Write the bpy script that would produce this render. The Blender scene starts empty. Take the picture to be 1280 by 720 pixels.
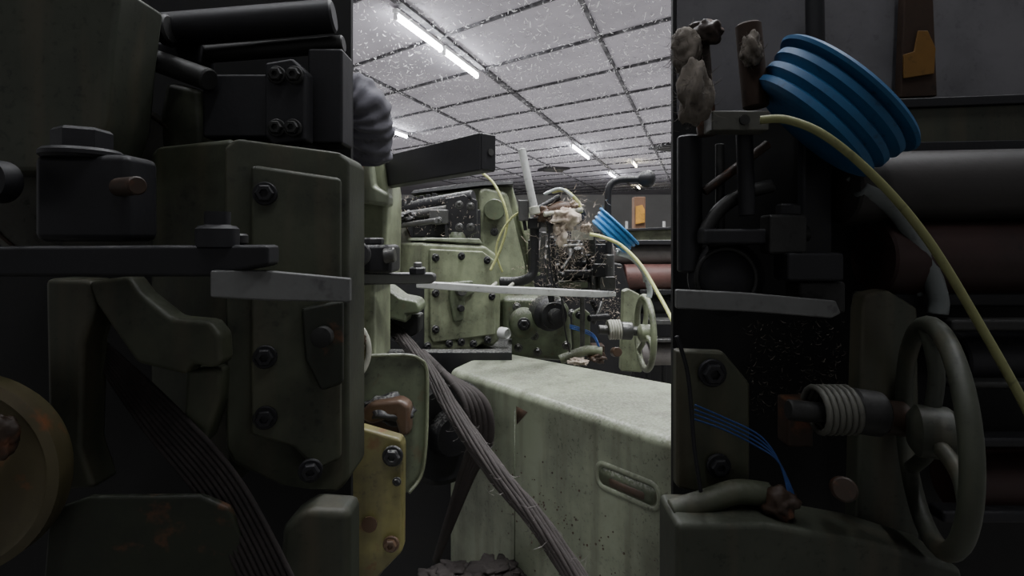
import bpy, math, random, bmesh
from mathutils import Vector, Matrix, noise
random.seed(4)
F=700.0; H=1.25
def P(x,y,d): return Vector(((x-640)/F*d, d, H+(300-y)/F*d))
COL=bpy.context.scene.collection
# ---------------------------------------------------------------- materials
def mat(name,col,grime=(.02,.018,.014),amt=.45,rough=.45,metal=0.0,scale=9,bump=.15,lint=0.0,rust=0.0,fine=90,fa=.6,spec=.5,streak=0.0):
    m=bpy.data.materials.new(name); m.use_nodes=True
    nt=m.node_tree; N=nt.nodes; L=nt.links
    b=N['Principled BSDF']; b.inputs['Roughness'].default_value=rough; b.inputs['Metallic'].default_value=metal
    b.inputs['Specular IOR Level'].default_value=spec
    tc=N.new('ShaderNodeNewGeometry')
    def nz(sc,det=4):
        n=N.new('ShaderNodeTexNoise'); n.inputs['Scale'].default_value=sc; n.inputs['Detail'].default_value=det
        n.inputs['Roughness'].default_value=.65
        L.new(tc.outputs['Position'],n.inputs['Vector']); return n
    def ramp(src,a,c):
        r=N.new('ShaderNodeMapRange'); r.inputs[1].default_value=a; r.inputs[2].default_value=c
        L.new(src,r.inputs[0]); return r.outputs[0]
    def mix(fac,A,B):
        x=N.new('ShaderNodeMix'); x.data_type='RGBA'
        L.new(fac,x.inputs[0])
        if isinstance(A,tuple): x.inputs[6].default_value=(*A,1)
        else: L.new(A,x.inputs[6])
        x.inputs[7].default_value=(*B,1); return x.outputs[2]
    def mul(s,v):
        q=N.new('ShaderNodeMath'); q.operation='MULTIPLY'; L.new(s,q.inputs[0])
        if isinstance(v,(float,int)): q.inputs[1].default_value=v
        else: L.new(v,q.inputs[1])
        return q.outputs[0]
    n1=nz(scale,5); c=mix(mul(ramp(n1.outputs[0],.40,.74),amt),col,grime)
    n2=nz(fine,2); c=mix(mul(mul(ramp(n2.outputs[0],.58,.68),fa),ramp(n1.outputs[0],.42,.62)),c,grime)
    if streak>0:
        mp=N.new('ShaderNodeMapping'); mp.inputs['Scale'].default_value=(26,26,2.2); L.new(tc.outputs['Position'],mp.inputs['Vector'])
        n5=N.new('ShaderNodeTexNoise'); n5.inputs['Scale'].default_value=1; n5.inputs['Detail'].default_value=3; L.new(mp.outputs[0],n5.inputs['Vector'])
        c=mix(mul(ramp(n5.outputs[0],.48,.72),streak),c,(.05,.04,.025))
    if rust>0:
        n4=nz(scale*2.3); c=mix(mul(ramp(n4.outputs[0],.58,.66),rust),c,(.12,.04,.015))
    if lint>0:
        n3=nz(150,2); s=N.new('ShaderNodeSeparateXYZ'); L.new(tc.outputs['Normal'],s.inputs[0])
        up=ramp(s.outputs[2],.2,.9)
        c=mix(mul(mul(ramp(n3.outputs[0],.45,.62),up),lint),c,(.5,.5,.46))
    L.new(c,b.inputs['Base Color'])
    if bump>0:
        bp=N.new('ShaderNodeBump'); bp.inputs['Strength'].default_value=bump; bp.inputs['Distance'].default_value=.01
        L.new(n1.outputs[0],bp.inputs['Height']); L.new(bp.outputs[0],b.inputs['Normal'])
    return m
def emis(name,col,st):
    m=bpy.data.materials.new(name); m.use_nodes=True
    b=m.node_tree.nodes['Principled BSDF']; b.inputs['Emission Color'].default_value=(*col,1); b.inputs['Emission Strength'].default_value=st
    b.inputs['Base Color'].default_value=(.8,.8,.8,1); return m
M={}
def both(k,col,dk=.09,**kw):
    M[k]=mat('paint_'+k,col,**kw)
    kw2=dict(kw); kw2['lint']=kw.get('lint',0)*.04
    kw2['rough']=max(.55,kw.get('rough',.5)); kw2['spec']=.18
    M['d_'+k]=mat('dimmed_'+k,tuple(c*dk for c in col),grime=(.003,.003,.003),**{a:b for a,b in kw2.items() if a!='grime'})  # dark copy: dimness of the side bays put into the base colour
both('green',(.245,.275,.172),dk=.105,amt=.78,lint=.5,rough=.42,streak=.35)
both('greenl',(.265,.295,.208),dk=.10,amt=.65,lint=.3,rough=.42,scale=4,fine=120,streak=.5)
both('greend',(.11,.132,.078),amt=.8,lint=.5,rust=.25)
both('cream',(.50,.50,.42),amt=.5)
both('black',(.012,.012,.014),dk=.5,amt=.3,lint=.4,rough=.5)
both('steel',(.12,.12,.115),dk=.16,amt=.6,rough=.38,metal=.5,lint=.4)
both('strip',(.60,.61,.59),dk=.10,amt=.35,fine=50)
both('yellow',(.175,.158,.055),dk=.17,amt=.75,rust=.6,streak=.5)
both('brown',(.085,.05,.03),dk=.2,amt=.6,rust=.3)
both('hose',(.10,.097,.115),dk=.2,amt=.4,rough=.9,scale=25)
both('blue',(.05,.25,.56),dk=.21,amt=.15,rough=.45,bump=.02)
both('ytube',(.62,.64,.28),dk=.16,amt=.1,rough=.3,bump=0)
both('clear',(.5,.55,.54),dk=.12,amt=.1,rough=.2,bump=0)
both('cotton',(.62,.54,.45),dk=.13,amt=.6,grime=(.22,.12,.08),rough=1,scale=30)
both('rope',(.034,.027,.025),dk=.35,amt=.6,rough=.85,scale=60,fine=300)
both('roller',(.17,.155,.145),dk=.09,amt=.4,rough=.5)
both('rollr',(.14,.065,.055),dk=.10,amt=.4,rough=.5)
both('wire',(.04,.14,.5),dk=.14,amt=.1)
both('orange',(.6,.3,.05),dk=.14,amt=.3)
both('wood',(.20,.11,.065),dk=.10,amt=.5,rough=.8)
M['guard']=mat('backdrop_black',(.0045,.0046,.0045),grime=(.002,.002,.002),amt=.7,rough=.7,scale=4,bump=.05,spec=.2)  # near-black colour that makes the side bays look unlit
M['backdrop_grey']=mat('dim_ceiling_grey',(.07,.068,.072),grime=(.04,.04,.042),amt=.6,rough=.8,scale=14,bump=.05,spec=.2)  # grey that stands for a dimmed ceiling
M['lintw']=mat('white_lint',(.9,.9,.9),amt=.05,rough=1,bump=0)
M['ceil']=mat('ceiling_board',(.38,.362,.395),grime=(.25,.24,.262),amt=.7,rough=.9,scale=1.2,fine=18,bump=0)
M['grid']=mat('ceiling_bar',(.035,.033,.037),grime=(.45,.45,.46),amt=.35,rough=.9,scale=5,fine=12,bump=0)
M['floor']=mat('floor_concrete',(.2,.195,.18),amt=.5,rough=.8,scale=3,lint=.5)
M['wallp']=mat('wall_plaster',(.5,.5,.49),grime=(.35,.35,.33),amt=.4,rough=.9,scale=1)
M['tube']=emis('tube_glow',(.93,.95,1),55)
M['warm']=emis('tube_glow_warm',(1,.9,.6),25)
# ---------------------------------------------------------------- builders
CUR=[None]; DK=['']
def mm(k): return M[k] if (k in('guard','backdrop_grey','lintw','tube','warm') or not DK[0]) else M['d_'+k]
def group(name,dark=False):
    e=bpy.data.objects.new(name,None); COL.objects.link(e); e.empty_display_size=.1
    CUR[0]=e; DK[0]='d' if dark else ''; return e
def fin(name,me,k,smooth=True,bev=0,seg=2,top=False):
    o=bpy.data.objects.new(name,me); COL.objects.link(o)
    me.materials.append(mm(k) if isinstance(k,str) else k)
    for p in me.polygons: p.use_smooth=smooth
    if bev>0:
        b=o.modifiers.new('bevel','BEVEL'); b.width=bev; b.segments=seg; b.limit_method='ANGLE'; b.harden_normals=True
    if CUR[0] is not None and not top: o.parent=CUR[0]
    return o
def meshof(name,vs,fs,fix=True):
    me=bpy.data.meshes.new(name); me.from_pydata([tuple(v) for v in vs],[],fs)
    if fix:
        bm=bmesh.new(); bm.from_mesh(me); bmesh.ops.recalc_face_normals(bm,faces=bm.faces); bm.to_mesh(me); bm.free()
    me.update(); return me
def slab(name,pts,ext,k,bev=.004,**kw):
    vs=[P(*p) if not isinstance(p,Vector) else p for p in pts]
    e=Vector(ext) if not isinstance(ext,(int,float)) else Vector((0,ext,0))
    n=len(vs); V=vs+[v+e for v in vs]
    fs=[list(range(n)),list(range(n,2*n))[::-1]]+[[i,(i+1)%n,n+(i+1)%n,n+i] for i in range(n)]
    return fin(name,meshof(name,V,fs),k,bev=bev,**kw)
def rect(name,x0,y0,x1,y1,d,t,k,bev=.004,**kw):
    return slab(name,[(x0,y0,d),(x1,y0,d),(x1,y1,d),(x0,y1,d)],(0,t,0),k,bev,**kw)
def box(name,c,s,k,rz=0,bev=.004,**kw):
    c=Vector(c); R=Matrix.Rotation(rz,3,'Z')
    V=[c+R@Vector((sx*s[0]/2,sy*s[1]/2,sz*s[2]/2)) for sx in(-1,1) for sy in(-1,1) for sz in(-1,1)]
    fs=[(0,1,3,2),(4,6,7,5),(0,4,5,1),(2,3,7,6),(0,2,6,4),(1,5,7,3)]
    return fin(name,meshof(name,V,fs),k,bev=bev,**kw)
def basis(ax):
    z=Vector(ax).normalized(); u=Vector((0,0,1)) if abs(z.z)<.9 else Vector((1,0,0))
    x=u.cross(z).normalized(); y=z.cross(x); return x,y,z
def lathe(name,c,ax,prof,k,n=40,bev=0,**kw):
    x,y,z=basis(ax); c=Vector(c); V=[];fs=[]
    for r,h in prof:
        for i in range(n):
            a=2*math.pi*i/n; V.append(c+z*h+(x*math.cos(a)+y*math.sin(a))*r)
    for j in range(len(prof)-1):
        for i in range(n):
            fs.append([j*n+i,j*n+(i+1)%n,(j+1)*n+(i+1)%n,(j+1)*n+i])
    fs.append(list(range(n))); fs.append([(len(prof)-1)*n+i for i in range(n)][::-1])
    o=fin(name,meshof(name,V,fs),k,bev=0,**kw)
    md=o.modifiers.new('es','EDGE_SPLIT'); md.split_angle=math.radians(38)
    return o
def cyl(name,a,b,r,k,n=28,**kw):
    a=P(*a) if not isinstance(a,Vector) else a; b=P(*b) if not isinstance(b,Vector) else b
    L=(b-a).length; e=min(r*.15,.003)
    return lathe(name,a,b-a,[(r-e,0),(r,e),(r,L-e),(r-e,L)],k,n,**kw)
def crom(pts,sub=10,closed=False):
    out=[]; n=len(pts)
    for i in range(n if closed else n-1):
        g=lambda j: pts[j%n] if closed else pts[max(0,min(n-1,j))]
        p0,p1,p2,p3=g(i-1),g(i),g(i+1),g(i+2)
        for s in range(sub):
            t=s/sub
            out.append(.5*((2*p1)+(p2-p0)*t+(2*p0-5*p1+4*p2-p3)*t*t+(3*p1-p0-3*p2+p3)*t**3))
    if not closed: out.append(pts[-1])
    return out
def sweep(name,pts,r,k,n=12,sub=10,closed=False,smooth=True,raw=False,rf=None,**kw):
    pts=[P(*p) if not isinstance(p,Vector) else p for p in pts]
    c=pts if raw else crom(pts,sub,closed); m=len(c); V=[];fs=[]; up=None
    for i in range(m):
        t=(c[(i+1)%m]-c[i-1]) if closed else (c[min(m-1,i+1)]-c[max(0,i-1)])
        t.normalize()
        if up is None: x,y,_=basis(t); up=x
        x=(up-t*up.dot(t)).normalized(); up=x; y=t.cross(x)
        for q in range(n):
            a=2*math.pi*q/n; rr=r*(rf(i/(m-1),a) if rf else 1)
            V.append(c[i]+(x*math.cos(a)+y*math.sin(a))*rr)
    for i in range(m if closed else m-1):
        j=(i+1)%m
        for q in range(n): fs.append([i*n+q,i*n+(q+1)%n,j*n+(q+1)%n,j*n+q])
    if not closed: fs.append(list(range(n))[::-1]); fs.append([(m-1)*n+q for q in range(n)])
    return fin(name,meshof(name,V,fs),k,smooth=smooth,**kw)
def bolt(c,nrm,r,k='black',name='bolt'):
    c=P(*c) if not isinstance(c,Vector) else c
    nrm=Vector(nrm).normalized()
    lathe(name+'_washer',c-nrm*r*.1,nrm,[(r*1.25,0),(r*1.25,r*.25),(r*1.15,r*.35)],k,20)
    lathe(name+'_head',c+nrm*r*.2,nrm,[(r*.95,0),(r*.95,r*.5),(r*.8,r*.65),(r*.45,r*.66),(r*.42,r*.3)],k,6)
def ring(name,c,ax,R,r,k,**kw):
    x,y,z=basis(ax); c=Vector(c)
    return sweep(name,[c+(x*math.cos(a)+y*math.sin(a))*R for a in [2*math.pi*i/48 for i in range(48)]],r,k,closed=True,raw=True,n=12,**kw)
def handwheel(c,ax,R,k):
    x,y,z=basis(ax); c=Vector(c)
    ring('rim',c,ax,R,R*.085,k)
    lathe('hub',c-z*R*.18,z,[(R*.2,0),(R*.24,R*.05),(R*.24,R*.3),(R*.16,R*.36)],k,24)
    for i in range(3):
        a=math.radians(100+120*i); dv=x*math.cos(a)+y*math.sin(a)
        sweep('spoke_%d'%(i+1),[c+dv*R*.15,c+dv*R*.55-z*R*.06,c+dv*R*.98],R*.07,k,sub=6)
def spring(name,a,b,R,r,turns,k):
    a=P(*a);b=P(*b); x,y,z=basis(b-a); L=(b-a).length; n=turns*16
    sweep(name,[a+z*L*i/n+(x*math.cos(2*math.pi*i/16)+y*math.sin(2*math.pi*i/16))*R for i in range(n+1)],r,k,n=8,raw=True)
def clump(name,c,s,k,seed=0,amp=.5,sub=4,fr=9):
    bm=bmesh.new(); bmesh.ops.create_icosphere(bm,subdivisions=sub,radius=1)
    c=P(*c) if not isinstance(c,Vector) else c
    for v in bm.verts:
        p=v.co.copy(); nn=noise.fractal(p*1.6+Vector((seed*7.3,0,0)),1.0,2.1,5)
        v.co=p*(1+amp*nn*1.5)
        v.co=Vector((v.co.x*s[0],v.co.y*s[1],v.co.z*s[2]))+c
    me=bpy.data.meshes.new(name); bm.to_mesh(me); bm.free(); o=fin(name,me,k)
    if k=='cotton':
        def g():
            q=Vector((random.gauss(0,1),random.gauss(0,1),random.gauss(0,1))).normalized()*random.uniform(.8,1.15)
            return c+Vector((q.x*s[0],q.y*s[1],q.z*s[2]))
        fibres(name+'_fibres',g,160,min(s)*1.1,.0006 if not DK[0] else .0003,k)
    return o
def fibres(name,gen,count,ln,w,k='lintw'):
    V=[];fs=[]
    for i in range(count):
        p=gen(); d=Vector((random.gauss(0,1),random.gauss(0,1),random.gauss(0,.7))).normalized()*ln*random.uniform(.3,1.2)
        s=d.cross(Vector((random.gauss(0,1),random.gauss(0,1),random.gauss(0,1)))).normalized()*w*random.uniform(.5,1.3)
        b=len(V); q=p+d*.5+Vector((0,0,-ln*.15))
        V+= [p-s,p+s,q+s,q-s,p+d+s*.4,p+d-s*.4]; fs+=[[b,b+1,b+2,b+3],[b+3,b+2,b+4,b+5]]
    return fin(name,meshof(name,V,fs,False),k,smooth=False)
# ---------------------------------------------------------------- room
CUR[0]=None; DK[0]=''
def plane(name,pts,k,t=.05,ax=(0,0,1)):
    return slab(name,[Vector(p) for p in pts],Vector(ax)*t,k,bev=0,smooth=False,top=True)
HC=4.0
plane('floor',[(-14,-6,0),(20,-6,0),(20,34,0),(-14,34,0)],'floor',-.1)
plane('ceiling',[(-14,-6,HC),(20,-6,HC),(20,34,HC),(-14,34,HC)],'ceil',.1)
plane('wall_back',[(-14,34,0),(20,34,0),(20,34,HC),(-14,34,HC)],'wallp',.1,(0,1,0))
A=Vector((.335,1,0)).normalized(); B=Vector((-1.2,1,0)).normalized(); O=Vector((-1.03,7.58,HC-.02))
V=[];fs=[]
def bar(p,d,l0,l1,w):
    s=d.cross(Vector((0,0,1)))*w/2; b=len(V); h=Vector((0,0,.02))
    a,c=p+d*l0,p+d*l1
    for q in (a,c):
        V.extend([q-s-h,q+s-h,q+s+h,q-s+h])
    fs.extend([[b,b+1,b+5,b+4],[b+1,b+2,b+6,b+5],[b+2,b+3,b+7,b+6],[b+3,b,b+4,b+7]])
lines=[]
for k in range(-4,7):
    p=O+Vector((2.1*k+.12,0,0)); bar(p,A,-9,25,.10 if k==0 else .05); lines.append((p,A,-2,18))
for j in range(-6,17):
    p=O+A*(1.5*j); bar(p,B,-7,8,.028); lines.append((p,B,-7,7))
fin('ceiling_grid',meshof('ceiling_grid',V,fs),'grid',smooth=False,top=True)
def gl():
    if random.random()<.4:
        p,d,a,b=random.choice(lines); return p+d*random.uniform(a,b)+Vector((random.gauss(0,.10),random.gauss(0,.10),-.03))
    return Vector((random.uniform(-3,8),random.uniform(6,20),HC-.015))
fibres('ceiling_lint',gl,24000,.07,.006)
def tubelight(x,y,on=True,warm=False,L=1.2,energy=30):
    g=group('fluorescent_tube_light'); p=Vector((x,y,HC-.12))
    a=p-A*L/2; b=p+A*L/2
    cyl('glass_tube',a,b,.034,M['warm'] if warm else M['tube'],12)
    ang=math.atan2(A.y,A.x)
    box('housing',p+Vector((0,0,.06)),(L*1.04,.07,.05),M['lintw'],rz=ang)
    for q in(a,b): box('end_cap',q,(.03,.05,.09),M['lintw'],rz=ang)
    if energy>0:
        ld=bpy.data.lights.new('lamp','AREA'); ld.shape='RECTANGLE'; ld.size=L; ld.size_y=.12; ld.energy=energy; ld.color=(.97,.98,1)
        lo=bpy.data.objects.new('lamp',ld); COL.objects.link(lo); lo.location=p-Vector((0,0,.04)); lo.rotation_euler=(0,0,ang); lo.parent=g
def onA(d,off=0): 
    s=(d-7.58); return (O.x+.335*s+off, d)
for d,e in((7.15,60),(8.4,60),(16.2,0),(17.4,80),(22.5,0),(23.8,0)): tubelight(*onA(d),energy=e)
tubelight(*onA(28,.5),warm=True,energy=0)
tubelight(*onA(19.5,1.3),warm=True,energy=0)
for d in(12.5,13.7): tubelight(*onA(d,-3.9),energy=0)
for x,y,e in((.25,1.9,85),(-1.2,.6,25),(1.6,1.0,45),(.2,-.6,22),(-.9,4.0,60),(1.5,4.0,60)): tubelight(x,y,energy=e)
# fill lamp added to brighten the ceiling, standing in for floor bounce
ld=bpy.data.lights.new('ceiling_fill','AREA'); ld.shape='RECTANGLE'; ld.size=14; ld.size_y=20; ld.energy=950; ld.color=(1,.98,1)
lo=bpy.data.objects.new('ceiling_fill',ld); COL.objects.link(lo); lo.location=(2.5,14,.25); lo.rotation_euler=(math.pi,0,0)
for vx,vy,vd,vs_ in((692,210,21.4,.95),(838,182,16.3,.9)):
    group('ceiling_vent')
    box('frame',P(vx,vy,vd)+Vector((0,0,-.05)),(vs_,vs_,.06),M['black'],rz=.33)
    for i in range(4): box('louvre_%d'%i,P(vx,vy,vd)+Vector((0,-.3+.2*i,-.1)),(.8,.05,.04),M['steel'],rz=.33)

# ---------------------------------------------------------------- main loom
group('weaving_loom')
slab('rear_housing',[(503,268,2.45),(520,240,2.45),(603,234,2.42),(640,228,2.5),(650,262,2.5),(662,300,2.5),(672,380,2.5),(650,450,2.5),(503,450,2.45)],(-.08,.5,0),'green',.02)
slab('rear_housing_side',[(597,236,2.36),(606,234,2.36),(634,240,2.4),(646,290,2.4),(656,330,2.4),(656,380,2.4),(600,380,2.36)],(0,.1,0),'green',.02)
slab('housing_lid',[(516,238,2.38),(603,226,2.36),(642,226,2.4),(642,231,2.4),(603,232,2.36),(512,243,2.38)],(0,.5,0),'black',.004)
slab('lid_panel',[(512,262,2.4),(524,246,2.4),(592,238,2.37),(590,250,2.37)],(0,.03,0),'greenl',.004)
bolt((618,262,2.36),(0,-1,0),.022,'steel'); bolt((618,290,2.36),(0,-1,0),.014)
cyl('housing_boss',(618,262,2.42),(618,262,2.33),.045,'greend')
group_l=CUR[0]
cyl('upper_roller_1',(497,262,2.2),(592,246,2.1),.026,'black'); cyl('upper_roller_2',(494,272,2.15),(560,262,2.1),.018,'steel')
slab('roller_plate',[(556,248,2.08),(580,243,2.08),(596,250,2.08),(596,290,2.08),(584,296,2.08),(560,292,2.08)],(0,.06,0),'black')
rect('roller_box',516,268,556,296,2.12,.15,'black'); rect('roller_block',536,262,560,280,2.05,.08,'steel')
for x,y in((574,256),(588,258),(574,284),(588,284),(548,276)): bolt((x,y,2.04),(0,-1,0),.012,'steel')
cyl('upper_rod',(500,282,2.1),(545,276,2.0),.010,'steel')
rect('upper_backing',487,262,600,306,2.3,.05,'black')
clump('grease_block',(508,272,2.1),(.035,.03,.02),'black',3)
for i in range(6): rect('heald_fin_%d'%i,500+8*i,249-1.5*i,505+8*i,262-1.5*i,2.16,.08,'black',.001)
lathe('brake_drum',P(478,318,2.1),(.85,-.5,0),[(.10,-.08),(.16,-.08),(.165,-.07),(.165,0),(.155,.012),(.05,.015)],'cream',48)
ring('drum_band',P(478,318,2.1),(.85,-.5,0),.166,.006,'brown')
gn=Vector((.478,-.879,0)); gd=lambda x:1.95+(x-527)*.0015
def G(x,y,o=0): return P(x,y,gd(x))+gn*o
slab('gearbox_body',[G(527,303),G(607,307),G(622,318),G(628,330),G(626,425),G(616,434),G(604,430),G(592,438),G(575,436),G(560,441),G(545,437),G(527,440)],-gn*.27,'green',.014,seg=3)
slab('gearbox_cover',[G(536,311),G(602,314),G(618,326),G(618,418),G(540,428),G(536,420)],gn*.012,'green',.006,seg=3)
slab('cover_boss',[G(560,352,.01),G(588,350,.01),G(590,366,.01),G(578,372,.01),G(576,400,.01),G(564,402,.01),G(558,372,.01)],gn*.02,'greend',.008)
cyl('boss_pin',G(571,362,.02),G(571,362,.05),.02,'steel'); cyl('boss_cap',G(571,384,.02),G(571,384,.045),.012,'black')
for x,y in((543,322),(607,325),(543,366),(543,411),(560,429),(575,427),(590,429),(608,424),(613,370),(533,432),(575,320)):
    bolt(G(x,y,.012),gn,.0115)
lathe('oil_eye',G(626,416,.0),gn+Vector((.5,0,0)),[(.022,0),(.022,.025),(.018,.035),(.018,.02),(.010,.02)],'strip',28)
slab('gearbox_top_plate',[G(530,301),G(604,305),G(600,298),G(534,297)],-gn*.2,'greenl',.005)
lathe('gearbox_lug',G(577,302,-.04),(0,0,1),[(.03,-.01),(.03,.02),(.02,.035)],'greend')
rect('gearbox_foot',540,438,640,452,2.05,.3,'black')
slab('column',[(400,192,1.15),(478,196,1.15),(484,240,1.15),(482,350,1.15),(468,352,1.15),(468,460,1.15),(400,460,1.15)],(0,.16,0),'green',.01)
slab('column_head',[(425,200,1.12),(464,203,1.12),(468,232,1.12),(486,242,1.12),(486,258,1.12),(425,250,1.12)],(0,.05,0),'greenl',.008)
rect('column_rust_plate',425,200,452,232,1.10,.02,'brown')
slab('column_backing',[(460,350,1.85),(530,350,1.95),(530,450,1.95),(460,460,1.85)],(0,.05,0),'black')
slab('cast_bracket_1',[(470,357,1.6),(484,360,1.6),(500,372,1.6),(520,376,1.6),(525,384,1.6),(524,392,1.6),(508,394,1.6),(508,404,1.6),(476,396,1.6),(472,440,1.6),(462,440,1.6),(462,357,1.6)],(0,.12,0),'greend',.008)
slab('cast_bracket_2',[(508,394,1.68),(525,394,1.68),(524,416,1.68),(514,422,1.68),(494,418,1.68),(488,400,1.68)],(0,.08,0),'black',.008)
rect('clamp_block',440,306,490,342,1.05,.08,'black',.008); 
cyl('clamp_nut',(466,306,1.08),(466,297,1.08),.022,'black',6); cyl('clamp_pin',(480,320,1.04),(494,318,1.04),.014,'steel')
cyl('clamp_pin_2',(440,318,1.03),(452,318,1.0),.02,'steel'); cyl('clamp_collar',(446,318,1.04),(446,318,1.0),.024,'black')
slab('clamp_arm',[(430,344,1.02),(440,342,1.02),(540,342,1.25),(543,348,1.25),(540,355,1.25),(430,357,1.02)],(0,.05,0),'black',.005)
for x in(478,522): 
    cyl('arm_bolt',(x,343,1.16),(x,334,1.16),.018,'black',6); cyl('arm_stud',(x,334,1.16),(x,328,1.16),.009,'steel')
slab('measuring_strip',[(520,352,1.45),(560,354,1.5),(620,358,1.58),(690,361,1.7),(770,365,1.85),(770,371,1.85),(745,372,1.82),(690,370,1.7),(620,367,1.58),(560,363,1.5),(520,360,1.45)],(0,.03,0),'strip',.003)
for x in(610,632): cyl('strip_rod',(x,363,1.65),(x+10,354,1.9),.006,'cream')
# ---- central clutter
slab('frame_backing',[(626,330,2.75),(700,318,2.75),(778,330,2.75),(790,370,2.75),(790,470,2.75),(626,470,2.75)],(0,.3,0),'black',.01)
slab('cast_wall',[(628,372,2.3),(700,372,2.3),(712,384,2.3),(716,440,2.3),(704,452,2.3),(640,448,2.3),(628,436,2.3)],(0,.2,0),'greend',.02)
slab('rear_rib',[(645,262,2.45),(660,262,2.45),(672,300,2.45),(676,345,2.45),(664,345,2.45),(656,300,2.45)],(0,.2,0),'green',.01)
lathe('clutch',P(688,393,2.15),(.25,-1,0),[(.065,-.08),(.065,0),(.05,.012),(.05,.05),(.03,.055),(.03,.1),(.02,.105)],'black',36)
lathe('side_boss',P(655,405,2.2),(0,-1,0),[(.06,-.05),(.055,.03),(.04,.04)],'greend'); bolt((655,405,2.15),(0,-1,0),.02)
for x,y in((646,384),(700,378),(648,435),(672,440),(708,432),(668,420),(715,392)): bolt((x,y,2.26),(0,-1,0),.014,'steel')
sweep('elbow_bar',[(626,352,1.9),(645,352,1.88),(660,348,1.85),(667,338,1.85),(668,310,1.85),(668,275,1.85)],.016,'black')
rect('elbow_socket',660,272,676,286,1.82,.05,'black')
rect('grey_sensor_box',648,250,661,276,1.8,.05,'steel'); cyl('sensor_stem',(655,276,1.82),(657,288,1.82),.006,'black')
rect('feeder_base',662,276,700,284,1.85,.06,'steel'); rect('feeder_arm',684,250,694,292,1.85,.05,'steel')
cyl('feeder_tube_1',(672,262,1.84),(700,246,1.84),.01,'black'); cyl('feeder_tube_2',(680,268,1.8),(728,262,1.84),.008,'cream')
lathe('feeder_head',P(700,262,1.84),(.8,-.3,.2),[(.012,-.05),(.025,-.04),(.028,0),(.02,.03),(.01,.04)],'brown')
lathe('feeder_wheel',P(722,268,1.9),(.3,-.9,0),[(.03,-.02),(.034,0),(.02,.015)],'black')
rect('feeder_block',716,288,742,300,1.9,.05,'cream',.003); rect('feeder_foot',730,292,745,318,1.92,.05,'steel')
rect('clutter_plate',684,300,760,366,2.3,.05,'black')
for i,(a,b,c,e,r) in enumerate([(680,290,676,340,.010),(690,296,694,352,.008),(700,300,706,345,.012),(712,305,716,356,.009),(722,310,724,345,.014),(735,318,738,352,.010),(676,310,742,306,.008),(690,334,752,328,.012),(700,345,760,340,.014),(742,336,744,366,.016),(756,318,756,352,.014),(686,356,690,378,.012),(728,372,728,440,.009),(664,300,664,350,.012),(740,376,752,400,.010),(752,378,742,404,.008),(736,398,760,396,.012),(694,306,720,330,.007),(726,300,704,336,.006)]):
    cyl('linkage_%d'%i,(a,b,2.0+.03*(i%4)),(c,e,2.02+.03*(i%3)),r,'black' if i%3 else 'steel',14)
sweep('weft_wheel_arc',[(706,334,2.05),(715,324,2.05),(728,319,2.05),(742,318,2.05)],.012,'steel')
lathe('weft_wheel',P(722,346,2.1),(0,-1,0),[(.055,-.04),(.06,0),(.045,.01),(.02,.03)],'black')
rect('link_block_1',744,330,758,346,1.95,.06,'black'); rect('link_block_2',750,346,770,362,1.95,.07,'steel'); rect('link_block_3',744,305,758,330,2.0,.04,'black')
rect('link_block_4',706,338,740,345,1.98,.05,'black'); rect('link_block_5',700,352,735,360,2.0,.07,'greend')
sweep('hanging_cable',[(690,268,1.8),(686,300,1.8),(690,345,1.82),(702,375,1.85),(706,410,1.9),(712,440,1.95)],.003,'black',n=6)
slab('wheel_bearing_plate',[(779,364,2.3),(786,361,2.3),(800,368,2.3),(803,466,2.25),(776,464,2.3)],(0,.05,0),'green',.006)
slab('tension_plate',[(720,388,2.2),(728,384,2.2),(738,392,2.2),(738,440,2.2),(716,444,2.2),(716,392,2.2)],(0,.03,0),'greend',.006); bolt((724,394,2.18),(0,-1,0),.012)
spring('tension_spring',(760,412,2.15),(776,412,2.15),.034,.0055,5,'cream')
cyl('spring_shaft',(748,412,2.15),(800,414,2.15),.018,'steel'); cyl('spring_collar',(776,413,2.15),(790,414,2.15),.034,'steel')
cyl('small_knob',(768,440,2.1),(772,440,2.06),.018,'brown')
sweep('lower_pipe',[(700,450,2.0),(715,444,2.0),(735,438,2.0),(752,440,2.0)],.018,'green')
for i in range(3): sweep('blue_wire_%d'%i,[(712,406+2*i,2.1),(728,411+2*i,2.08),(742,418+2*i,2.05),(748,430+2*i,2.0),(750,442,2.0)],.0022,'wire',n=6)
rect('rust_foot',740,432,756,450,2.05,.06,'brown')
clump('oily_lint_1',(745,446,2.0),(.03,.03,.016),'brown',5); clump('oily_lint_2',(722,452,1.95),(.03,.03,.010),'cotton',6)
# cotton waste wads caught on the weft feeder
clump('cotton_wad_1',(706,272,1.8),(.036,.03,.026),'cotton',1); clump('cotton_wad_2',(718,258,1.86),(.022,.03,.018),'cotton',2); clump('cotton_wad_3',(702,291,1.8),(.018,.02,.03),'cotton',3,amp=.7); clump('greasy_wad',(680,268,1.83),(.03,.02,.02),'brown',4)
clump('cotton_wad_5',(733,285,1.86),(.018,.02,.014),'cotton',7)
def g2(): return P(random.gauss(712,22),random.gauss(300,28),random.uniform(1.8,1.95))
fibres('loose_threads',g2,600,.035,.0007,'cotton')
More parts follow.
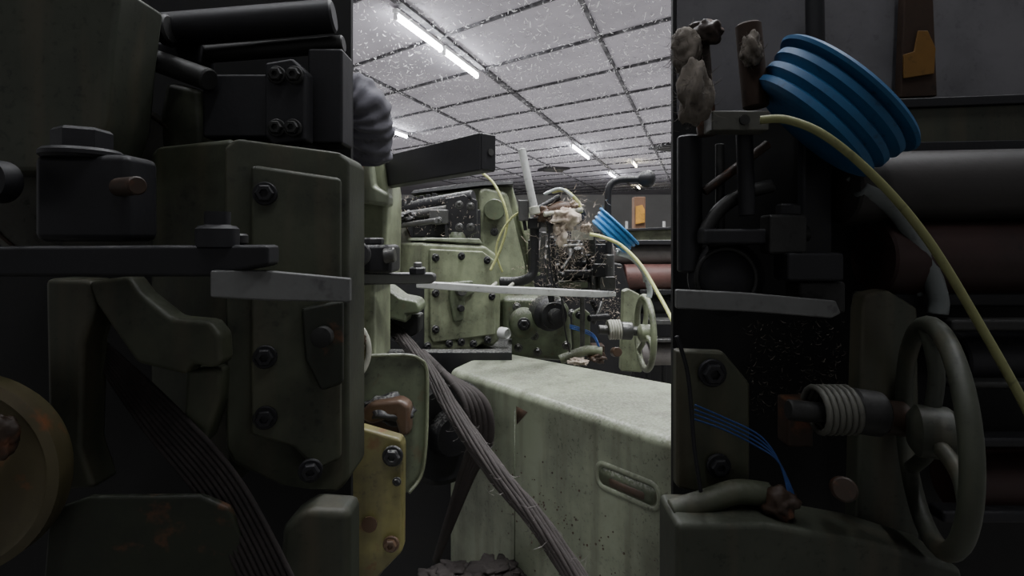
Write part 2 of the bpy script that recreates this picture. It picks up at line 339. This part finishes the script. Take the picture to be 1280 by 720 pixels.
# bottom left: pulley, brackets
lathe('belt_pulley',P(560,540,1.45),(.55,-.8,.0),[(.05,-.10),(.13,-.10),(.135,-.09),(.115,-.075),(.135,-.06),(.115,-.045),(.135,-.03),(.115,-.015),(.135,0),(.12,.01),(.06,.0),(.05,.04),(.02,.045)],'black',48)
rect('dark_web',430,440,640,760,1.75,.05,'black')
slab('guard_plate',[(425,452,1.02),(448,446,1.02),(505,444,1.05),(524,449,1.07),(533,460,1.08),(534,500,1.08),(532,560,1.08),(526,595,1.08),(510,617,1.06),(500,617,1.06),(500,548,1.05),(512,540,1.05),(514,505,1.05),(505,497,1.05),(480,500,1.04),(425,525,1.02)],(0,.016,0),'greend',.004)
sweep('guard_plate_rim',[(425,451,1.015),(448,446,1.015),(505,444,1.045),(524,449,1.065),(533,461,1.075),(534,500,1.075),(532,560,1.075),(526,595,1.075),(511,616,1.055)],.0035,'green',n=8)
slab('guard_plate_inner',[(436,452,1.06),(520,452,1.1),(528,470,1.1),(528,560,1.1),(510,612,1.1),(436,612,1.06)],(0,.02,0),'brown',.004)
clump('greasy_hub',(482,512,1.03),(.05,.03,.025),'black',8,amp=.25)
slab('hub_lever',[(445,520,1.0),(462,504,1.0),(500,500,1.0),(512,508,1.0),(512,545,1.0),(500,548,1.0),(492,522,1.0),(462,532,1.0)],(0,.04,0),'brown',.008)
slab('yellow_box_front',[(425,538,.93),(440,532,.93),(500,549,.95),(504,556,.95),(503,690,.95),(478,716,.94),(460,740,.93),(425,740,.93)],(0,.03,0),'yellow',.006)
slab('yellow_box_top',[(425,528,1.0),(500,541,1.0),(502,550,.95),(425,540,.93)],(0,0,-.012),'yellow',.004)
bolt((491,570,.935),(0,-1,0),.014,'black'); bolt((489,680,.935),(0,-1,0),.011,'brown'); bolt((496,602,.935),(0,-1,0),.006,'black'); lathe('box_hole',P(462,655,.93),(0,-1,0),[(.013,0),(.013,.003),(.010,.003)],'brown')
lathe('flywheel',P(412,440,.98),(.25,-1,0),[(.02,-.03),(.062,-.03),(.07,-.02),(.07,0),(.062,.006),(.055,0),(.03,.004),(.028,.03),(.01,.034)],'yellow',48)
ring('flywheel_band',P(412,440,.97),(.25,-1,0),.066,.005,'cream')
clump('flywheel_grease',(446,428,.96),(.012,.01,.02),'brown',9)
# drive belt
path=[(462,384,1.75),(500,420,1.65),(535,462,1.42),(570,520,1.22),(620,590,1.08),(670,650,1.0),(735,745,.93)]
cp=crom([P(*p) for p in path],14)
for s in range(15):
    pts=[]
    for i,c in enumerate(cp):
        t=(cp[min(len(cp)-1,i+1)]-cp[max(0,i-1)]).normalized(); x,y,_=basis(t)
        a=2*math.pi*s/14+i*.05; R=.0145+.0015*math.sin(i*.4+s*2) if s<14 else 0
        pts.append(c+(x*math.cos(a)+y*math.sin(a))*R)
    sweep('belt_strand_%d'%(s+1),pts,.0042 if s<14 else .0135,'rope',n=8,raw=True)
def gb():
    i=random.randrange(8,len(cp)); return cp[i]+Vector((random.gauss(0,.009),random.gauss(0,.009),random.gauss(0,.009)))
fibres('belt_fuzz',gb,700,.03,.0004,'roller')
for s in range(5):
    sweep('rear_belt_%d'%(s+1),[(528,440,1.6-.01*s),(556,468,1.45),(580+6*s,500,1.36),(588+6*s,550,1.36),(575+3*s,600,1.4),(545,700,1.45)],.010,'rope')
def g3():
    r=random.random()
    if r<.5: return P(random.uniform(640,775),random.uniform(330,380),random.uniform(1.95,2.2))
    if r<.75: return P(random.uniform(740,775),random.uniform(372,400),random.uniform(2.0,2.3))
    return P(random.uniform(495,600),random.uniform(245,300),random.uniform(2.03,2.1))
fibres('settled_lint',g3,800,.013,.0007,'cotton')

# beam cover
zt=H-.376
def W(X,Y,z): return Vector((X,Y,z))
f0=W(-.185,1.64,zt); f1=W(.36,.98,zt); b0=W(-.07,1.93,zt); b1=W(.60,1.32,zt)
group('beam_cover')
V=[f0,f1,b1,b0]
V=V+[W(v.x,v.y,.12) for v in V]
o=fin('cover_shell',meshof('cover_shell',V,[(0,1,2,3),(4,7,6,5),(0,4,5,1),(1,5,6,2),(2,6,7,3),(3,7,4,0)]),'greenl',bev=.022,seg=4)
fd=(f1-f0).normalized(); fn=Vector((fd.y,-fd.x,0)); fn=fn if fn.y<0 else -fn
def FF(s,z,o=0): return f0+fd*s+Vector((0,0,z))+fn*o
def rr(s0,z0,s1,z1,r,off):
    pts=[]
    for cx,cz,a0 in((s1-r,z1-r,0),(s0+r,z1-r,90),(s0+r,z0+r,180),(s1-r,z0+r,270)):
        for i in range(7):
            a=math.radians(a0+15*i); pts.append(FF(cx+r*math.cos(a),cz+r*math.sin(a),off))
    return pts
sweep('grip_rim',rr(.575,-.146,.735,-.096,.02,-.002),.006,'greenl',closed=True,raw=True,n=10)
slab('grip_dish',rr(.582,-.139,.728,-.103,.016,.0010),-fn*.004,'greend',bev=0)
slab('grip_rust',rr(.61,-.136,.700,-.120,.006,.0018),-fn*.003,'brown',bev=0)
slab('seam',[FF(.30,-.05,.001),FF(.303,-.05,.001),FF(.303,-.5,.001),FF(.30,-.5,.001)],-fn*.003,'greend',bev=0)
slab('chipped_patch',[FF(.308,-.04,.001),FF(.35,-.045,.001),FF(.325,-.07,.001),FF(.310,-.085,.001)],-fn*.003,'brown',bev=0)
for i in range(120):
    s=random.gauss(.40,.12); zz=-.29+random.gauss(0,.07); r=random.uniform(.0008,.0028)
    lathe('oil_spot_%d'%i,FF(max(.1,s),zz,-.002),fn,[(r,0),(r,.003)],'brown',8)
group('lint_pile')
for i in range(7): clump('lump_%d'%i,(545+20*i+random.uniform(-6,6),714+random.uniform(-4,10),1.3+.02*i),(.04,.04,.010),'rope',20+i)
group('square_steel_bar')
a=P(470,216,1.2); b=P(600,189,.95); dv=(b-a).normalized(); sd=Vector((0,0,1)).cross(dv).normalized(); sd=sd if sd.x>0 else -sd
hh=Vector((0,0,.0325)); w=sd*.035
vs=[a+hh-dv*.1,b+hh,b-hh,a-hh-dv*.1]; slab('tube',vs,w,'black',.003)
slab('end_cap',[b+hh*.93+w*.06,b-hh*.93+w*.06,b-hh*.93+w*.94,b+hh*.93+w*.94],dv*.003,'black',.001)
lathe('cap_hole',b+w*.6+dv*.002,dv,[(.006,0),(.006,.003),(.004,.003)],'steel',16)
bolt(a+hh*.2+dv*.02,-sd,.01,'steel')
group('corrugated_hose')
pts=[P(400,108,1.0),P(436,116,1.0),P(458,134,1.0),P(464,162,1.02),P(462,196,1.05)]
sweep('hose_sleeve',pts,.039,'hose',n=48,sub=26,rf=lambda t,a:1+.045*math.sin(t*70+2.0*math.sin(a+t*3))+.05*math.sin(t*31+a*2)+.02*math.sin(a*7+t*20))
group('blue_reel')
def spool(c,ax,R,k='blue'):
    pr=[]; h=-.36*R
    pr+= [(R*.3,h),(R*.8,h)]
    for i in range(3):
        pr+=[(R*(.84+.03*i),h+.02*R),(R*(.90+.03*i),h+.05*R),(R*(.90+.03*i),h+.13*R),(R*(.83+.03*i),h+.17*R)]; h+=.19*R
    pr+=[(R*.93,h),(R*1.02,h+.02*R),(R*1.04,h+.06*R),(R*1.0,h+.10*R),(R*.8,h+.10*R),(R*.75,h-.05*R),(R*.3,h-.08*R)]
    lathe('reel',c,ax,pr,k,64)
    x,y,z=basis(ax); lathe('core',Vector(c)+z*h*.5,ax,[(R*.25,0),(R*.25,R*.2),(R*.1,R*.22)],'steel')
spool(P(768,289,1.85),(.66,-.10,.70),.085)
group('yellow_air_tube'); sweep('tube',[(738,293,1.74),(752,296,1.72),(775,306,1.70),(800,330,1.66),(822,366,1.6),(842,404,1.52),(860,450,1.45)],.0055,'ytube')
group('clear_air_tube')
sweep('tube',[(772,316,1.9),(790,322,1.92),(805,340,1.95),(812,362,1.97),(811,372,1.97)],.010,'clear')
sweep('tube_inner',[(770,312,1.94),(786,316,1.95),(800,330,1.95),(806,352,1.97)],.005,'clear')
group('yarn_tube'); sweep('tube_1',[(598,213,1.9),(616,228,1.88),(630,255,1.86),(634,280,1.86),(626,310,1.86),(613,338,1.86)],.0045,'ytube')
sweep('tube_2',[(655,262,1.83),(640,272,1.84),(626,292,1.85),(620,316,1.86),(628,340,1.88)],.0035,'ytube'); sweep('tube_3',[(690,240,1.84),(706,238,1.84),(722,252,1.84),(727,266,1.84)],.006,'ytube')
sweep('tube_4',[(680,243,1.84),(700,236,1.83),(716,246,1.83)],.005,'clear')
group('white_plastic_pipe'); cyl('pipe',(669,266,1.8),(652,186,1.8),.0125,'strip'); cyl('pipe_end',(669,268,1.8),(667,258,1.8),.017,'cream')
group('control_lever')
sweep('rod',[(762,352,2.0),(761,300,2.0),(760,250,2.0),(763,232,2.0),(774,225,2.0),(800,224,2.0)],.0125,'black')
lathe('knob',P(797,223.5,2.0),(1,0,0),[(.012,0),(.02,.008),(.028,.02),(.032,.035),(.028,.05),(.018,.06),(.005,.064)],'black',28)
cyl('collar',(761,345,2.0),(761,318,2.0),.02,'steel')
group('handwheel'); handwheel(P(806,416,2.1),(-1,0,0),.135,'green')
# second loom in background, rollers
group('warp_beam_loom')
cyl('cloth_roller_1',(765,318,2.9),(900,316,2.9),.055,'roller'); cyl('cloth_roller_2',(780,346,2.85),(900,346,2.85),.065,'rollr')
cyl('cloth_roller_3',(800,380,2.9),(900,380,2.9),.05,'black'); cyl('cloth_roller_4',(800,442,2.85),(900,440,2.85),.06,'roller')
rect('beam_rail_1',770,300,900,306,2.8,.1,'black'); rect('beam_rail_2',800,362,900,368,2.8,.1,'black'); rect('beam_rail_3',812,400,900,406,2.75,.1,'steel'); rect('beam_rail_4',812,424,900,428,2.75,.1,'steel')
slab('cabinet_top',[(785,288,3.1),(900,284,3.1),(900,302,3.1),(785,304,3.1)],(0,.3,0),'green',.01); slab('cabinet_lip',[(783,286,3.05),(900,281,3.05),(900,284,3.05),(783,289,3.05)],(0,.3,0),'black',.002)
rect('dark_body',700,300,910,500,3.25,.3,'black')
for i in range(7): box('leg_%d'%i,P(790+20*i,470,3.0),(.02,.03,.3),'black')
group('wooden_post'); rect('timber',793,246,807,300,3.6,.08,'wood'); slab('yellow_tag',[(795,258,3.58),(803,256,3.58),(806,262,3.58),(806,278,3.58),(795,280,3.58)],(0,.01,0),'orange',.001)
for i,(x,d,s) in enumerate([(830,7.5,1),(700,9,1),(610,10,1.1),(560,7,1),(740,14,1.2),(860,12,1.2),(500,12,1.2)]):
    group('weaving_loom'); c=P(x,300,d)
    box('side_frame',(c.x-.7,d,.62),(.12,1.0,1.24),'green'); box('side_frame',(c.x+.7,d,.62),(.12,1.0,1.24),'green')
    box('cross_beam',(c.x,d-.3,.9),(1.5,.15,.2),'greenl'); cyl('warp_roll',Vector((c.x-.7,d,1.1)),Vector((c.x+.7,d,1.1)),.14,'roller')
    box('top_bar',(c.x,d+.1,1.34),(1.5,.1,.09),'black')
    for j in(-.5,0,.5): cyl('post',Vector((c.x+j,d,1.3)),Vector((c.x+j,d,1.5)),.02,'strip',10)

# ---------------------------------------------------------------- side bays: near looms in darkened paint, dark backdrop sheets added
CUR[0]=None; DK[0]=''
for sgn,nm in((-1,'dark_backdrop'),(1,'dark_backdrop')):
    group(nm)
    box('sheet',(sgn*(.2455+.55),.86,.85),(1.10,.012,1.66),'guard',bev=.001)  # sheet added only as a dark background for the side bay
    if sgn>0: box('dim_ceiling_board',(sgn*(.2455+.55),.851,1.56),(1.09,.004,.24),'backdrop_grey',bev=.001)  # board coloured as a dimmed stretch of ceiling
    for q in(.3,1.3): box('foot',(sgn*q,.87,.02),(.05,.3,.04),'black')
# LEFT
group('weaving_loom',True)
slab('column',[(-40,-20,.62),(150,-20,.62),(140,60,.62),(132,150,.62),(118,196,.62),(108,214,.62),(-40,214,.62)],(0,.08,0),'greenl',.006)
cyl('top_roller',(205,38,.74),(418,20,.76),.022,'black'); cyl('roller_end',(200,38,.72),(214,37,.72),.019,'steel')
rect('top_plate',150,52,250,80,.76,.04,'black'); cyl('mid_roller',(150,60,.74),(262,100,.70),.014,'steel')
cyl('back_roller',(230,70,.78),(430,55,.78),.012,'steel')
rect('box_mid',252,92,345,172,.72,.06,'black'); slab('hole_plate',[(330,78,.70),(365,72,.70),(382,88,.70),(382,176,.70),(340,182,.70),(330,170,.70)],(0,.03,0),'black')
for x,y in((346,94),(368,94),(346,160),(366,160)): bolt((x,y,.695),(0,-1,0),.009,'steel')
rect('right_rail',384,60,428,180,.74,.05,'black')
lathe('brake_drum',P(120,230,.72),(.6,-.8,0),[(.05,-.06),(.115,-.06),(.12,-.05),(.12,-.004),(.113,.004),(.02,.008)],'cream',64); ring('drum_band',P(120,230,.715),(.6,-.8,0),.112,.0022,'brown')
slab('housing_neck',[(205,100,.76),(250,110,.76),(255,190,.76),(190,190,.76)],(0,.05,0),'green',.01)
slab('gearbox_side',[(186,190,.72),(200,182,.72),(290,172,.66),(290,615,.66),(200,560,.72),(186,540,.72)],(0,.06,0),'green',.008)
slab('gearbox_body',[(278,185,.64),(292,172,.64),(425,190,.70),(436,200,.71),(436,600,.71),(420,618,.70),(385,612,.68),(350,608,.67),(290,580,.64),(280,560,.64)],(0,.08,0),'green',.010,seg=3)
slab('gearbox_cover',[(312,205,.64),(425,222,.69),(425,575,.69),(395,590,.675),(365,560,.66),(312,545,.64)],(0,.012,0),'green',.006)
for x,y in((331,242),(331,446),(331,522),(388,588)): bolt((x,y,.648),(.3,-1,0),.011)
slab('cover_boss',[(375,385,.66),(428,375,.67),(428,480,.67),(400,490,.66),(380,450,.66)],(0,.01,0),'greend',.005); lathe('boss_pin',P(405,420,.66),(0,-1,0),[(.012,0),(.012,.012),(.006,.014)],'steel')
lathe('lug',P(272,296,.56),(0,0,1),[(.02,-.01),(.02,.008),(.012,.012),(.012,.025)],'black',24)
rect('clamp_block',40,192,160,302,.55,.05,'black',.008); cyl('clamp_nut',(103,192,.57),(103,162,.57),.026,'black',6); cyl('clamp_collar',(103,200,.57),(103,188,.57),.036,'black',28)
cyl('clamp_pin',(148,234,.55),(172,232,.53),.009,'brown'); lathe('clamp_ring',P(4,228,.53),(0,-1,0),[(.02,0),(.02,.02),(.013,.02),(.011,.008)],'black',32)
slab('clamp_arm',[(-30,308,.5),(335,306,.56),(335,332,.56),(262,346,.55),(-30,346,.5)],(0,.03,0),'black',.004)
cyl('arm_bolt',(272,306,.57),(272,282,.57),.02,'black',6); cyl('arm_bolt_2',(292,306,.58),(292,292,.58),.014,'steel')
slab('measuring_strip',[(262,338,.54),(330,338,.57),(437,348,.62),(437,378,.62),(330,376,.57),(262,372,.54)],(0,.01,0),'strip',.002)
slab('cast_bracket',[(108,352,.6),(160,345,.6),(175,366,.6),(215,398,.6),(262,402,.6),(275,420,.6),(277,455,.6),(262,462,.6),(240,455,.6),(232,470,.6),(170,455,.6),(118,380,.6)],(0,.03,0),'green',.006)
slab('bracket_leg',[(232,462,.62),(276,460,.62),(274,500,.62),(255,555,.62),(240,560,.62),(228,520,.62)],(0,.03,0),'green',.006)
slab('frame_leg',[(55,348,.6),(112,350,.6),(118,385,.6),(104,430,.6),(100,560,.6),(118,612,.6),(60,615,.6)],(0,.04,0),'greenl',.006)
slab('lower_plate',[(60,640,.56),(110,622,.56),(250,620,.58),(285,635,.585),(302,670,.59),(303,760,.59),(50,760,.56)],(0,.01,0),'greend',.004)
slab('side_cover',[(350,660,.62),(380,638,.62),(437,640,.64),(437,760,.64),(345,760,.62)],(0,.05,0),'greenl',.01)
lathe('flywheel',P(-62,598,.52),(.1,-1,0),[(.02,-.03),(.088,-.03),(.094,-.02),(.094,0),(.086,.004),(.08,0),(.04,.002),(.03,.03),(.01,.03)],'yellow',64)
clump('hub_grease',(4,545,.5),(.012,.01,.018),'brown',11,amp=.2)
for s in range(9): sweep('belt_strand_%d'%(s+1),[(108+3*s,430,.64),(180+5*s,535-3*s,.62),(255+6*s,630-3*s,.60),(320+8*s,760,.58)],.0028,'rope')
# RIGHT
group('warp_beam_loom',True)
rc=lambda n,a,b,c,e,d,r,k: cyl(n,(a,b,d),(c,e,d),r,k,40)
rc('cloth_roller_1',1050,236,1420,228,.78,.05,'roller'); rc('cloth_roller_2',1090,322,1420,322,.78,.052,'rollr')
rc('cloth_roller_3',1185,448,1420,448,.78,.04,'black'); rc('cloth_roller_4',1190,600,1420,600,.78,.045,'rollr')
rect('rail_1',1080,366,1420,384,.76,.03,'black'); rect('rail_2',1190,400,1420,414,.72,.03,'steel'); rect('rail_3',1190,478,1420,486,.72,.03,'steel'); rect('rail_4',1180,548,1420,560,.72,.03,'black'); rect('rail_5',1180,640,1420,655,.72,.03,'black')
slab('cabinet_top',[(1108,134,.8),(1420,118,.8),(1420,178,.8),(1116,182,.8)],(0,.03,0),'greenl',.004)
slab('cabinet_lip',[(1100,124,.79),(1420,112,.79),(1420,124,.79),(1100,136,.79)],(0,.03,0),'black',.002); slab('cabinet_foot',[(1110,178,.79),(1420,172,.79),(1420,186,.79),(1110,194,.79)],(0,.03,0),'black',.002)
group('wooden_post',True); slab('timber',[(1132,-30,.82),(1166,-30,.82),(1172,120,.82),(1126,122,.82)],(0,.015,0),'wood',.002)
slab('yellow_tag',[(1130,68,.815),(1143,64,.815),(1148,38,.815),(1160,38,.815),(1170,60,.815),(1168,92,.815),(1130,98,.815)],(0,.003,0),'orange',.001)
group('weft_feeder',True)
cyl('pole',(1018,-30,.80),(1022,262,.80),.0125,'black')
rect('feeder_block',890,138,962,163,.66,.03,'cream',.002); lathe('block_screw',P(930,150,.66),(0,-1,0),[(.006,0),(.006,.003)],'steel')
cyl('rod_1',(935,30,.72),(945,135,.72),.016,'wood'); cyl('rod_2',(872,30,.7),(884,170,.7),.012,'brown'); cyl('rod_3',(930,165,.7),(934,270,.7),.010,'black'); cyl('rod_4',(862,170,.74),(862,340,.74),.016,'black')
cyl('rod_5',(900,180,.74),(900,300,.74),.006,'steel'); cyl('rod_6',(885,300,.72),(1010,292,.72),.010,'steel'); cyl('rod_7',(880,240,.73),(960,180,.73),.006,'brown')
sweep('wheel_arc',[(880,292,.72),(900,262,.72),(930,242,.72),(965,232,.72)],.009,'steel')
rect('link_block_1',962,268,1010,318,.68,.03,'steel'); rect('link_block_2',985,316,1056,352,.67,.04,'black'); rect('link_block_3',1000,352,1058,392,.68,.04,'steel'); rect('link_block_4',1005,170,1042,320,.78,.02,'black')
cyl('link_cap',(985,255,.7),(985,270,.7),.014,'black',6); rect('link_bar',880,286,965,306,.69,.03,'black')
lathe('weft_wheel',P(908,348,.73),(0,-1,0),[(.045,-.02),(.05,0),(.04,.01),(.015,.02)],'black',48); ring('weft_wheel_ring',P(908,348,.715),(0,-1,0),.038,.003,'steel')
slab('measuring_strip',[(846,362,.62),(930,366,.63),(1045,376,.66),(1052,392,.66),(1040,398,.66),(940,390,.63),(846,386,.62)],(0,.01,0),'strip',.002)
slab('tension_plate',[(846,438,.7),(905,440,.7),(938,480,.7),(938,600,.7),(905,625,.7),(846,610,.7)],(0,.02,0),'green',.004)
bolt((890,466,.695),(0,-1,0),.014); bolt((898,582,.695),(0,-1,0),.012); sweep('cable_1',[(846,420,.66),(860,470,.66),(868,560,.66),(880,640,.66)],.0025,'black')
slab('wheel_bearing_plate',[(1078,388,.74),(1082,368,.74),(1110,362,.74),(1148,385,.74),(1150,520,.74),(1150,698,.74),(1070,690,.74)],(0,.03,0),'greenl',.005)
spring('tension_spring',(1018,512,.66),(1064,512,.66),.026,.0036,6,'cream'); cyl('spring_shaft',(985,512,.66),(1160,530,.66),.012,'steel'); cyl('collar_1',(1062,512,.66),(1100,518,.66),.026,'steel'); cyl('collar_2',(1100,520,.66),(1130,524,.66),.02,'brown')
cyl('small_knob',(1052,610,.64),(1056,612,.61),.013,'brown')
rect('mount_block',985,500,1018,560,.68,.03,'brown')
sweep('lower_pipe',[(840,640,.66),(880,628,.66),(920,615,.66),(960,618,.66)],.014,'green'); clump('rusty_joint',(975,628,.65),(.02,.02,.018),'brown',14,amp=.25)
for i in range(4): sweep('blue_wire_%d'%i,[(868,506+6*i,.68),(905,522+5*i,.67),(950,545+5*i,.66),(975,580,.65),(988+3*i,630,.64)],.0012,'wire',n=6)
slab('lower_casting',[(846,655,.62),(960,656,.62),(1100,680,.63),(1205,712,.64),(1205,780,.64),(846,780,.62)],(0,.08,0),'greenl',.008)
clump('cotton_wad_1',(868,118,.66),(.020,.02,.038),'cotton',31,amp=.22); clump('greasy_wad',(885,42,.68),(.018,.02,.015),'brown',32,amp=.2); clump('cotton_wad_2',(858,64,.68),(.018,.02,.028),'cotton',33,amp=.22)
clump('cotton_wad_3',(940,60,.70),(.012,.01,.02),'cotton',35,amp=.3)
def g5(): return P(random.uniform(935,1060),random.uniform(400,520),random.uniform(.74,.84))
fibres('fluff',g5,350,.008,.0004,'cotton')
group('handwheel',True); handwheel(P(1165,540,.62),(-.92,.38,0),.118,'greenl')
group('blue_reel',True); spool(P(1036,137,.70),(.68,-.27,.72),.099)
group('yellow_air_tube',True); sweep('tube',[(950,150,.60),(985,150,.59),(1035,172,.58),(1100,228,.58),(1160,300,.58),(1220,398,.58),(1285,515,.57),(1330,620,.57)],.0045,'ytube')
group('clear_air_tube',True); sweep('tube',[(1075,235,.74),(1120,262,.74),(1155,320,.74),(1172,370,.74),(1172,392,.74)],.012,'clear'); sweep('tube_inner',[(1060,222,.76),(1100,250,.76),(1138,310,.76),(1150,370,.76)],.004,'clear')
# ---------------------------------------------------------------- world, camera
w=bpy.data.worlds.new('world'); bpy.context.scene.world=w; w.use_nodes=True
w.node_tree.nodes['Background'].inputs[0].default_value=(.97,.97,1,1); w.node_tree.nodes['Background'].inputs[1].default_value=.5
cd=bpy.data.cameras.new('camera'); cd.sensor_width=36; cd.lens=36*F/1280; cd.shift_y=-60/1280; cd.clip_start=.02; cd.clip_end=200
co=bpy.data.objects.new('camera',cd); COL.objects.link(co); co.location=(0,0,H); co.rotation_euler=(math.pi/2,0,0)
bpy.context.scene.camera=co
